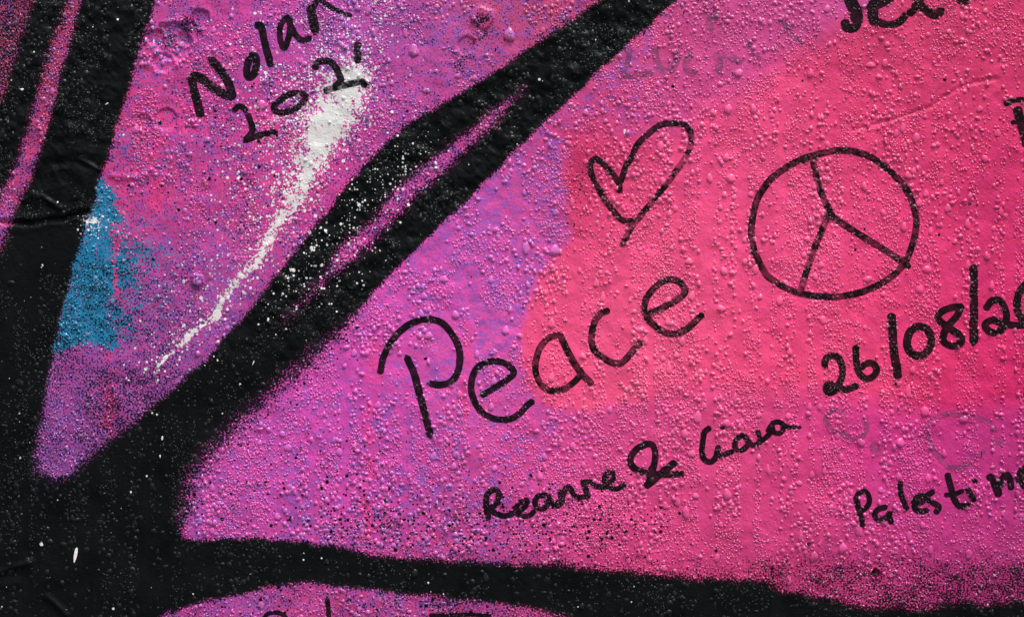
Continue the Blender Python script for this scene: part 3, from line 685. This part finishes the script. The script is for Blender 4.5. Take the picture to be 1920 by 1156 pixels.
word('handwritten_date', 'thick black handwritten date below the peace sign, cut by the right edge', [
    (DG, [s(A32((412, 400), (415, 362), (450, 337), (500, 342), (535, 400), (535, 480), (508, 545), (470, 592), (430, 597), (420, 552), (450, 538), (500, 562), (560, 578), (632, 553)), 13)]),
    (DG, [s(A32((635, 275), (638, 370), (655, 450), (705, 497), (760, 482), (787, 435), (760, 392), (710, 390), (680, 415)), 13)]),
    ('slash_stroke', [s(A32((892, 48), (902, 200), (915, 340), (938, 478)), 16)]),
    (DG, [s([(1440 + x / 3.8542, 580 + y / 3.8542) for x, y in ring((1092, 228), 87, 107, 8, -60)], 15)]),
    (DG, [s(A32((1395, -20), (1300, -8), (1228, 40), (1245, 85), (1320, 140), (1388, 190), (1395, 238), (1340, 263), (1278, 240), (1268, 190), (1300, 120), (1365, 45), (1395, -20)), 13.5)]),
    ('slash_stroke', [s(A31((1485, 818), (1487, 1000), (1487, 1156)) + A32((1485, 120), (1486, 228)), 16)]),
    (DG, [s(A31((1578, 1105), (1620, 1052), (1682, 1058), (1715, 1120)) + A32((1722, 70), (1690, 140), (1630, 168), (1580, 142), (1572, 105), (1620, 78), (1700, 100), (1780, 115), (1850, 110)), 13.5)]),
    (DG, [s(ring((1933, 566), 26, 38, 8, -60), 14)])])
word('handwritten_country', 'black handwritten word Palestine near the lower right corner', [
    (LN, [s(A33((682, 490), (662, 400), (642, 325)), 11), s(A33((632, 302), (655, 262), (700, 247), (728, 285), (728, 335), (700, 372), (662, 392)), 10)]),
    (LN, [s(A33((845, 362), (790, 382), (770, 422), (800, 455), (850, 440), (882, 402), (870, 415), (890, 470)), 11)]),
    (LN, [s(A33((955, 188), (962, 270), (1000, 372)), 10.5)]),
    (LN, [s(A33((1072, 345), (1120, 315), (1125, 280), (1085, 285), (1055, 325), (1065, 375), (1105, 395), (1145, 385)), 11)]),
    (LN, [s(A33((1188, 253), (1135, 290), (1180, 325), (1232, 358), (1215, 398)), 11)]),
    (LN, [s(A33((1298, 130), (1318, 210), (1345, 300), (1388, 355), (1440, 345)), 12), s(A33((1285, 275), (1350, 265), (1402, 246)), 9)]),
    (LN, [s(A33((1442, 235), (1485, 310)), 11), s(A33((1490, 173), (1502, 173)), 9)]),
    (LN, [s(A33((1602, 140), (1638, 200), (1665, 268)), 14), s(A33((1662, 240), (1685, 175), (1722, 128), (1748, 160), (1756, 220)), 12.5)]),
    (LN, [s(A33((1810, 150), (1870, 140), (1890, 100), (1850, 85), (1818, 130), (1825, 190), (1880, 225)), 13)])])
word('faded_heart', 'small faded violet heart outline below the date', [('outline', [s(A32((540, 742), (475, 722), (425, 765), (418, 812), (460, 862), (540, 895), (620, 932), (690, 905), (715, 840), (690, 795)), 9, 0.36)]),
                                                                          ('dot', [s(A32((765, 985), (785, 1035)), 17, 0.42)])])
word('faded_outline', 'large faded violet heart outline above Palestine', [('outline', [s(A32((1640, 872), (1590, 812), (1480, 772), (1380, 757), (1280, 757), (1190, 802), (1148, 862), (1170, 952), (1230, 1060), (1320, 1140), (1420, 1130), (1500, 1060), (1560, 1020)), 9, 0.32)]),
                                                                            ('dot', [s(A32((1640, 955), (1685, 955)), 13, 0.30)])])
word('cut_off_writing', 'tops of thin black letters cut off by the bottom edge', [
    (LN, [s(A13((40, 1200), (75, 1140), (120, 1122), (165, 1125), (205, 1145), (230, 1190)), 8)]),
    (LN, [s(A13((515, 1032), (522, 1100), (530, 1210)), 9)]),
    (LN, [s(A13((1262, 1143), (1400, 1146), (1550, 1138), (1690, 1150)), 8), s(A13((1480, 1146), (1490, 1210)), 8)])])

# ------------------------------------------------------------------ flecks and runs of paint
def fleck(u, v, L, wd, rot, rgb, name):
    n = 10; a = np.linspace(0, 2 * np.pi, n, endpoint=False)
    px = np.sin(a) * wd / 2 * (1 + 0.35 * np.cos(a)) * (0.85 + 0.3 * rng.random(n)); py = -np.cos(a) * L / 2
    c_, s_ = math.cos(R(rot)), math.sin(R(rot))
    uu = np.append(u + px * c_ - py * s_, u); vv = np.append(v + px * s_ + py * c_, v)
    h, a1, a2, a3 = at(uu, vv)
    lift = np.append(np.full(n, 8e-5), 3.5e-4)
    co = np.stack([X(uu), -(h + lift), Z(vv)], -1)
    f = np.array([(i, (i + 1) % n, n) for i in range(n)])
    if np.cross(co[f[0][1]] - co[f[0][0]], co[f[0][2]] - co[f[0][0]])[1] > 0: f = f[:, ::-1]
    hu = np.tile(np.append(srgb(rgb) * 0.95, 1), (n + 1, 1)); z = np.zeros((n + 1, 4)); z2 = z.copy()
    link(name, make_mesh(name, co, f, hu, z, z2), wall)
BK = (22, 20, 24); WH = (246, 240, 240)
for u, v, L, wd, rot in ((1276, 10, 7, 2.4, 4), (1282, 24, 9, 2.8, 8), (1208, 62, 14, 3.4, 14), (1256, 79, 11, 2, 8), (1221, 93, 9, 1.8, 2), (1374, 140, 13, 2.4, -4), (1153, 190, 8, 1.8, 10), (1162, 188, 10, 2.4, 20),
                         (1324, 94, 6, 1.8, 6), (1077, 420, 13, 2.6, 8), (1134, 299, 9, 2.6, 4), (1127, 205, 4, 2.2, 0), (1119, 208, 4, 2.8, 0), (1069, 205, 5, 2.4, 0), (946, 74, 8, 3.4, 12), (929, 94, 8, 3, 10), (838, 222, 10, 2.6, -40),
                         (884, 519, 5, 2, -30), (1146, 947, 22, 2.2, 4), (1126, 1027, 14, 2.4, 6), (1840, 851, 14, 2.4, 8), (391, 312, 10, 1.6, -20), (1604, 468, 6, 5, 0), (603, 148, 6, 2, -30), (765, 811, 8, 1.4, -8),
                         (1253, 911, 6, 1.8, 0), (1745, 785, 4, 2.2, 40), (1688, 801, 3, 2, 0), (1552, 905, 4, 3, 0)):
    fleck(u, v, L, wd, rot, BK, 'dark_fleck')
for u, v, L, wd, rot in ((141, 1040, 30, 6, 10), (1171, 247, 10, 4, 5), (304, 821, 9, 3.6, 8), (300, 855, 6, 3.4, 0), (275, 892, 4, 3.6, 0), (245, 922, 4, 3.4, 0), (362, 1113, 3.4, 3, 0), (475, 680, 10, 1.8, 25), (503, 599, 8, 4, 5), (485, 608, 4, 4, 0),
                         (285, 774, 4, 3.4, 20), (294, 777, 4, 3.8, 30), (584, 466, 11, 6, -5), (682, 535, 5, 5, 0), (569, 1049, 4, 3.4, 0), (803, 1092, 4.4, 3, 0), (450, 720, 4.5, 3.5, 30), (408, 675, 5, 4, 0), (401, 668, 4, 3, 0), (200, 195, 9, 2.2, 60),
                         (42, 168, 4, 6, 0), (666, 831, 5, 4, 0), (611, 433, 6, 5, 20), (639, 420, 6, 5, 0), (610, 432, 5, 4, 0), (640, 433, 7, 6, 0)):
    fleck(u, v, L, wd, rot, WH, 'white_fleck')
for u, v, L, wd, rot in ((407, 590, 24, 16, 4), (351, 634, 20, 11, 10), (311, 670, 9, 8, 20), (296, 687, 7, 5.5, 0), (298, 694, 5, 4, 0), (309, 696, 5, 4.5, 0), (296, 713, 6, 4, 10), (409, 640, 6, 5, 0), (417, 563, 10, 9, 20), (428, 557, 7, 6, 0), (454, 518, 9, 11, 0),
                         (507, 449, 14, 14, 20), (521, 418, 20, 9, 25), (547, 372, 16, 10, 20), (533, 361, 10, 7, 5), (543, 376, 9, 6, 20), (545, 505, 9, 4, 0), (483, 521, 6, 5, 0), (470, 540, 6, 5.5, 0)):
    fleck(u, v, L, wd, rot, WH, 'white_splash')

# nail hole near the lower right
fleck(1642, 1073, 9, 11, 10, (14, 16, 14), 'nail_hole')
fleck(1645, 1078, 6, 5, 40, (200, 190, 170), 'chipped_rim')

# ------------------------------------------------------------------ water: drops beaded on the wall
INKG_STEP = 1.5
gw, gh = int(2200 / INKG_STEP), int(1440 / INKG_STEP)
inkmap = np.zeros((gh, gw))
for u, v, hw, ik in ink_pts:
    i0, i1 = int((u - hw + 140) / INKG_STEP), int((u + hw + 140) / INKG_STEP) + 1
    j0, j1 = int((v - hw + 140) / INKG_STEP), int((v + hw + 140) / INKG_STEP) + 1
    if i0 < 0 or j0 < 0 or i1 >= gw or j1 >= gh: continue
    sub = inkmap[j0:j1 + 1, i0:i1 + 1]
    yy, xx = np.mgrid[j0:j1 + 1, i0:i1 + 1]
    msk = np.hypot(xx * INKG_STEP - 140 - u, yy * INKG_STEP - 140 - v) <= hw
    sub[msk] = np.maximum(sub[msk], ik)
def ink_at(u, v):
    i = np.clip(np.round((u + 140) / INKG_STEP).astype(int), 0, gw - 1); j = np.clip(np.round((v + 140) / INKG_STEP).astype(int), 0, gh - 1)
    return np.where((u > -130) & (u < 2050) & (v > -130) & (v < 1290), inkmap[j, i], 0)

LANES = [(1009, 9, 560, 800), (1078, 15, 450, 760), (1143, 17, 560, 800), (1172, 14, 470, 720), (1219, 11, 580, 1000), (1325, 19, 280, 1010), (1390, 13, 300, 700), (1400, 16, 840, 1080), (1435, 13, 480, 1000), (1505, 15, 540, 960),
         (1533, 10, 600, 900), (1635, 18, 560, 960), (1690, 9, 500, 720), (1775, 20, 420, 960), (1845, 15, 330, 900), (1893, 13, 300, 1000), (1565, 12, 60, 260), (1740, 11, 60, 300), (1465, 10, 120, 420), (1585, 8, 300, 560), (1270, 8, 240, 520), (646, 10, 680, 1000), (885, 9, 560, 940),
         (760, 12, 560, 1000), (585, 9, 760, 1000), (175, 18, 860, 1160), (150, 10, 980, 1160), (270, 17, 870, 1160), (310, 13, 860, 1160), (100, 14, 960, 1160), (45, 12, 900, 1160), (390, 16, 1020, 1130), (568, 13, 1020, 1100), (595, 11, 1020, 1100), (660, 12, 1030, 1110), (785, 12, 1050, 1120), (820, 14, 1055, 1130), (850, 14, 1055, 1130),
         (940, 14, 1060, 1140), (985, 12, 1060, 1150), (1145, 10, 1070, 1160), (1330, 14, 1085, 1160), (230, 12, 700, 1000), (505, 10, 620, 760)]
def lanes(u, v):
    q = np.ones(np.shape(u))
    for k_, (lu, lw, v0, v1) in enumerate(LANES):
        c_ = lu + 9 * (fbm(u * 0 + k_ * 3.7, v, 90, 101, 2) - .5); w_ = lw * (0.72 + 1.0 * fbm(u * 0 + k_ * 5.3 + 40, v, 70, 102, 2))
        q = np.minimum(q, 1 - sm(w_ * .62 + 1.5, w_ * .5 - 1.5, np.abs(u - c_)) * sm(v0 - 25, v0 + 15, v) * sm(v1 + 25, v1 - 15, v))
    return q
def wetness(u, v):
    """where condensation stands: columns between the clear runs, thinner towards the left"""
    warp = 22 * (fbm(u * 0, v, 120, 90) - .5) + 9 * (fbm(u, v, 30, 97, 2) - .5)
    ch = fbm(u + warp, v * 0.05 + 3, 27, 91, 2)
    p = np.maximum(sm(0.66, 0.56, ch + .09 * (fbm(u, v, 45, 98, 2) - .5)), 0.09)
    right = np.maximum(sm(940, 1100, u), sm(640, 860, v))
    low = sm(170, 420, v)
    p = np.maximum(p, .45) * 1.0
    pr = p * (0.35 + 0.65 * low) + (1 - low) * 0.55 * sm(.40, .55, fbm(u, v, 60, 92))
    pl = sm(0.40, 0.56, fbm(u, v * 0.6, 46, 93, 2)) * 0.85
    q = pr * right + pl * (1 - right)
    q = q * (1 - 0.75 * np.exp(-((u - 270) / 170.0) ** 4 - ((v - 640) / 230.0) ** 4))
    q = q * (1 - 0.5 * sm(1000, 1060, v) * right)
    q = q * (1 - 0.9 * sm(.25, .5, lerp_grid(UA, VA, white, u, v)))
    q = q * (1 - 0.2 * lerp_grid(UA, VA, blk, u, v))
    q = q * (0.04 + 0.96 * lanes(u, v))
    return np.clip(q, 0, 1)

def domes(cu, cv, ru, rv, hgt, sides, rings, jitter, drip=0.0):
    n = len(cu)
    prof_r = {2: [1.0, 0.66], 3: [1.0, 0.84, 0.48], 5: [1.0, .94, .80, .56, .28]}[rings]
    prof_h = [0.0] + [(max(0, 1 - r ** 2.4)) ** (0.55 if rings > 3 else 0.5) * 0.98 for r in prof_r[1:]]
    a = np.linspace(0, 2 * np.pi, sides, endpoint=False)[None, :] + rng.random((n, 1)) * 6.28
    wobb = 1 + jitter * (rng.random((n, sides)) - .5) * 2
    if sides > 8:
        ph = rng.random((n, 3)) * 6.28
        wobb = 1 + jitter * (0.6 * np.sin(2 * a + ph[:, :1]) + 0.4 * np.sin(3 * a + ph[:, 1:2]) + .3 * np.sin(5 * a + ph[:, 2:3]))
    UU, VV, HH = [], [], []
    for pr, phh in zip(prof_r, prof_h):
        x = np.cos(a) * ru[:, None] * pr * wobb; y = np.sin(a) * rv[:, None] * pr * wobb
        x = x * (1 + drip * y / rv[:, None] * 0.5)
        UU.append(cu[:, None] + x); VV.append(cv[:, None] + y)
        HH.append(np.broadcast_to(hgt[:, None] * phh * (1 + drip * y / rv[:, None] * 0.5), x.shape))
    UU.append(cu[:, None]); VV.append(cv[:, None] + drip * rv[:, None] * 0.15); HH.append(hgt[:, None])
    u = np.concatenate(UU, 1); v = np.concatenate(VV, 1); hh = np.concatenate(HH, 1)
    nv = u.shape[1]
    tri = []
    for k in range(rings - 1):
        for i in range(sides):
            j = (i + 1) % sides; p0, p1, q0, q1 = k * sides + i, k * sides + j, (k + 1) * sides + i, (k + 1) * sides + j
            tri += [(p0, q0, p1), (p1, q0, q1)]
    for i in range(sides): tri.append(((rings - 1) * sides + i, nv - 1, (rings - 1) * sides + (i + 1) % sides))
    tri = np.array(tri)
    h, a1, a2, a3 = at(u, v)
    hb = np.minimum(h, 1e9)
    lift = np.where(hh > 0, hh * S, -0.0001)
    co = np.stack([X(u), -(hb + lift), Z(v)], -1)
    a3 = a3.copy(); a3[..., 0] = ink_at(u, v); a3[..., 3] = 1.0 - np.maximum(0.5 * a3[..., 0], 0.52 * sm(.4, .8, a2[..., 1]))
    # wind every face to the street
    t0 = co[0][tri[0]]; ny = np.cross(t0[1] - t0[0], t0[2] - t0[0])[1]
    if ny > 0: tri = tri[:, ::-1]
    return co, tri, a1, a2, a3

BIG = [(776, 95, 11, 13), (955, 65, 13, 14), (490, 197, 11, 12), (986, 464, 9, 13), (1040, 469, 10, 13), (1370, 334, 11, 9), (1357, 508, 7, 10), (1417, 505, 7, 11), (1292, 490, 8, 8), (1297, 555, 7, 11),
       (1352, 578, 9, 8), (1118, 531, 6, 10), (1130, 557, 6, 11), (1408, 364, 7, 6), (1034, 606, 8, 10), (1034, 707, 6, 11), (1279, 640, 6, 10), (1254, 689, 6, 13), (1252, 602, 6, 11), (1308, 782, 8, 14), (1283, 813, 7, 11),
       (1297, 850, 8, 9), (1100, 797, 6, 8), (1378, 746, 5, 12), (1362, 793, 9, 9), (1480, 660, 7, 8), (1703, 733, 7, 13), (1734, 771, 9, 12), (1807, 785, 10, 8), (1688, 829, 9, 11), (1614, 829, 9, 9), (1478, 780, 6, 8),
       (1522, 890, 6, 8), (1580, 1027, 9, 12), (1526, 1043, 9, 11), (1745, 1030, 6, 10), (1816, 1038, 7, 11), (1610, 994, 8, 12), (1705, 1004, 7, 10), (1740, 896, 6, 10), (1479, 1087, 6, 11), (1501, 1004, 5, 12),
       (1363, 926, 9, 12), (1286, 960, 8, 13), (1270, 939, 6, 12), (1247, 947, 7, 8), (1344, 1045, 6, 9), (1304, 929, 7, 7), (1171, 1009, 7, 6), (1244, 1064, 8, 7), (1012, 892, 7, 10), (1648, 144, 7, 6), (1633, 122, 11, 6),
       (1659, 119, 6, 10), (1693, 239, 6, 11), (1718, 259, 8, 11), (1365, 205, 9, 10), (1238, 275, 8, 11), (1385, 137, 9, 9), (854, 590, 8, 9), (948, 619, 7, 10), (804, 629, 8, 8), (708, 759, 7, 8), (540, 839, 8, 9), (926, 715, 7, 10),
       (529, 813, 6, 7), (921, 762, 7, 8), (1738, 505, 9, 9), (1724, 542, 9, 9), (1627, 523, 10, 7), (1528, 518, 6, 9), (1814, 420, 7, 10), (1723, 381, 7, 9), (1702, 329, 8, 9), (1777, 391, 8, 9), (1736, 363, 6, 9), (1846, 298, 7, 9),
       (795, 555, 7, 8), (832, 523, 9, 8), (370, 528, 10, 9), (520, 968, 7, 8), (690, 20, 6, 12), (671, 16, 6, 7), (700, 60, 5, 11), (565, 115, 5, 8), (760, 62, 5, 10), (570, 120, 6, 6), (800, 170, 8, 6), (1320, 760, 6, 6), (1555, 690, 5, 7),
       (1680, 250, 5, 9), (1600, 980, 7, 6), (1770, 850, 6, 8), (1440, 880, 4, 11), (1470, 897, 6, 6), (1498, 905, 7, 6), (1222, 900, 6, 7), (1850, 480, 7, 9), (1880, 560, 6, 9), (1870, 250, 7, 9), (1780, 60, 7, 6), (1740, 65, 5, 6)]
bu = [b[0] for b in BIG]; bv = [b[1] for b in BIG]; bru = [b[2] * .9 for b in BIG]; brv = [b[3] * .92 for b in BIG]
tries = 0
while len(bu) < 300 and tries < 20000:
    tries += 1
    u, v = rng.uniform(10, 1910), rng.uniform(8, 1148)
    onb = float(lerp_grid(UA, VA, 1 - colour_cov, np.array([u]), np.array([v]))[0]) > .5
    if rng.random() > float(wetness(np.array([u]), np.array([v]))[0]) * (0.35 if onb else 1.0) + .03: continue
    r = rng.uniform(3.6, 6.4); rv_ = r * rng.uniform(.9, 1.7)
    if min((u - a) ** 2 + (v - b) ** 2 for a, b in zip(bu, bv)) < 20 ** 2: continue
    bu.append(u); bv.append(v); bru.append(r); brv.append(rv_)
bu, bv, bru, brv = map(np.array, (bu, bv, bru, brv))
bh = np.minimum(bru, brv) * rng.uniform(.36, .52, len(bu))
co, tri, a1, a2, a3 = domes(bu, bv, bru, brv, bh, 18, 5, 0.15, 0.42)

MARKS = [('the top name', 400, 140), ('the slanting year at the top', 550, 200), ('the white spray streak', 600, 290), ('the turquoise patch', 180, 520), ('the diagonal black band', 800, 360),
         ('the black capitals', 1640, 20), ('the crack at the upper right', 1740, 200), ('the heart outline', 1200, 330), ('the peace sign', 1564, 420), ('the P of Peace', 790, 700), ('the first e of Peace', 930, 730),
         ('the a of Peace', 1050, 680), ('the c of Peace', 1150, 630), ('the last e of Peace', 1260, 575), ('the ampersand', 1230, 870), ('the left small name', 1040, 930), ('the right small name', 1400, 830),
         ('the first digits of the date', 1610, 690), ('the end of the date', 1800, 610), ('the small faded heart', 1590, 800), ('the large faded outline', 1800, 830), ('the word Palestine', 1740, 940), ('the nail hole', 1643, 1075),
         ('the wavy black border', 1150, 1100), ('the lower pink corner', 450, 930), ('the black left field', 60, 700), ('the faded scribble', 1250, 120), ('the left pink stripe', 90, 180)]
ORD = ['nearest', 'second nearest', 'third nearest', 'fourth nearest', 'fifth nearest', 'sixth nearest', 'seventh nearest', 'eighth nearest', 'ninth nearest', 'tenth nearest', 'eleventh nearest', 'twelfth nearest', 'thirteenth nearest', 'fourteenth nearest',
       'fifteenth nearest', 'sixteenth nearest', 'seventeenth nearest', 'eighteenth nearest', 'nineteenth nearest', 'twentieth nearest']
buckets = {}
for i in range(len(bu)):
    d = [math.hypot(bu[i] - m[1], bv[i] - m[2]) for m in MARKS]; k = int(np.argmin(d))
    dx, dy = bu[i] - MARKS[k][1], bv[i] - MARKS[k][2]
    side = ('right of' if dx > 0 else 'left of') if abs(dx) > abs(dy) else ('below' if dy > 0 else 'above')
    buckets.setdefault((k, side), []).append((d[k], i))
for (k, side), lst in buckets.items():
    for rank, (d, i) in enumerate(sorted(lst)):
        size = 'large' if bru[i] * brv[i] > 55 else 'small'
        shape = 'elongated' if brv[i] > 1.35 * bru[i] else 'round'
        lab = f'{size} {shape} water drop {side} {MARKS[k][0]}'
        lab += f', {ORD[min(rank, 19)]}' if len(lst) > 1 else ''
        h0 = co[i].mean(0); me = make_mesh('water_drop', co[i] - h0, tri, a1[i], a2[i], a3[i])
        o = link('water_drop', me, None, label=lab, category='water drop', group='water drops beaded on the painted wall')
        o.location = h0

# fine condensation: two sizes of beads on jittered lattices, thinned by the runs
def lattice(sp, u0, u1, v0, v1):
    gu, gv = np.meshgrid(np.arange(u0, u1, sp), np.arange(v0, v1, sp * .9))
    gu = gu + (np.arange(gu.shape[0]) % 2)[:, None] * sp / 2
    gu = gu + rng.uniform(-.36, .36, gu.shape) * sp; gv = gv + rng.uniform(-.36, .36, gv.shape) * sp
    return gu.ravel(), gv.ravel()
def beads(sp, rlo, rhi, gate, hk, outer=False):
    u, v = lattice(sp, -420, 2420, -280, 1470) if outer else lattice(sp, -80, 2000, -60, 1216)
    if outer:
        o_ = (u < -80) | (u > 2000) | (v < -60) | (v > 1216)
        u, v = u[o_], v[o_]
    k = rng.random(len(u)) < gate(u, v)
    u, v = u[k], v[k]
    keep = np.ones(len(u), bool)
    for a, b, p, q in zip(bu, bv, bru, brv):
        keep &= ((u - a) / (p + 1.2)) ** 2 + ((v - b) / (q + 1.2)) ** 2 > 1
    u, v = u[keep], v[keep]
    r = sp * (rlo + (rhi - rlo) * rng.random(len(u)) ** 1.9)
    el = rng.uniform(.6, 1.6, len(u))
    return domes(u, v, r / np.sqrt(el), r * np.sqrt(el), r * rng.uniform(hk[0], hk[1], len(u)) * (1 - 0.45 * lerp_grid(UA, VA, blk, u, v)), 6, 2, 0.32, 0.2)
big_patch = lambda u, v: sm(.46, .60, fbm(u, v * .7, 55, 95, 2))
sparse = lambda u, v: 0.66 + 0.34 * sm(.34, .5, fbm(u, v, 38, 99, 2))
gate_small = lambda u, v: wetness(u, v) * (1 - .88 * big_patch(u, v)) * .92 * sparse(u, v) * (1 - .1 * lerp_grid(UA, VA, blk, u, v))
gate_mid = lambda u, v: wetness(u, v) * big_patch(u, v) * .85 * sparse(u, v) + 0.015
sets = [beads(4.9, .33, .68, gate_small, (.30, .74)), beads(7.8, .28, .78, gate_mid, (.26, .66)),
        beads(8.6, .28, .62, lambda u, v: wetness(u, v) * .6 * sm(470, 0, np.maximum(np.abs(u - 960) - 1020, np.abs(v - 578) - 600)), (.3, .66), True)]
cos, tris, A, B, C, base = [], [], [], [], [], 0
for co, tri, a1, a2, a3 in sets:
    n, nv = co.shape[:2]
    cos.append(co.reshape(-1, 3)); tris.append((tri[None] + (np.arange(n) * nv)[:, None, None]).reshape(-1, 3) + base); base += n * nv
    A.append(a1.reshape(-1, 4)); B.append(a2.reshape(-1, 4)); C.append(a3.reshape(-1, 4))
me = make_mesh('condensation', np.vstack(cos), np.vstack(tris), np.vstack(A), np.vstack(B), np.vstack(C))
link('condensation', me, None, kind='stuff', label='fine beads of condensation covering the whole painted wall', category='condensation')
print('beads', sum(len(s_[0]) for s_ in sets), 'drops', len(bu), 'quads', Q.shape)
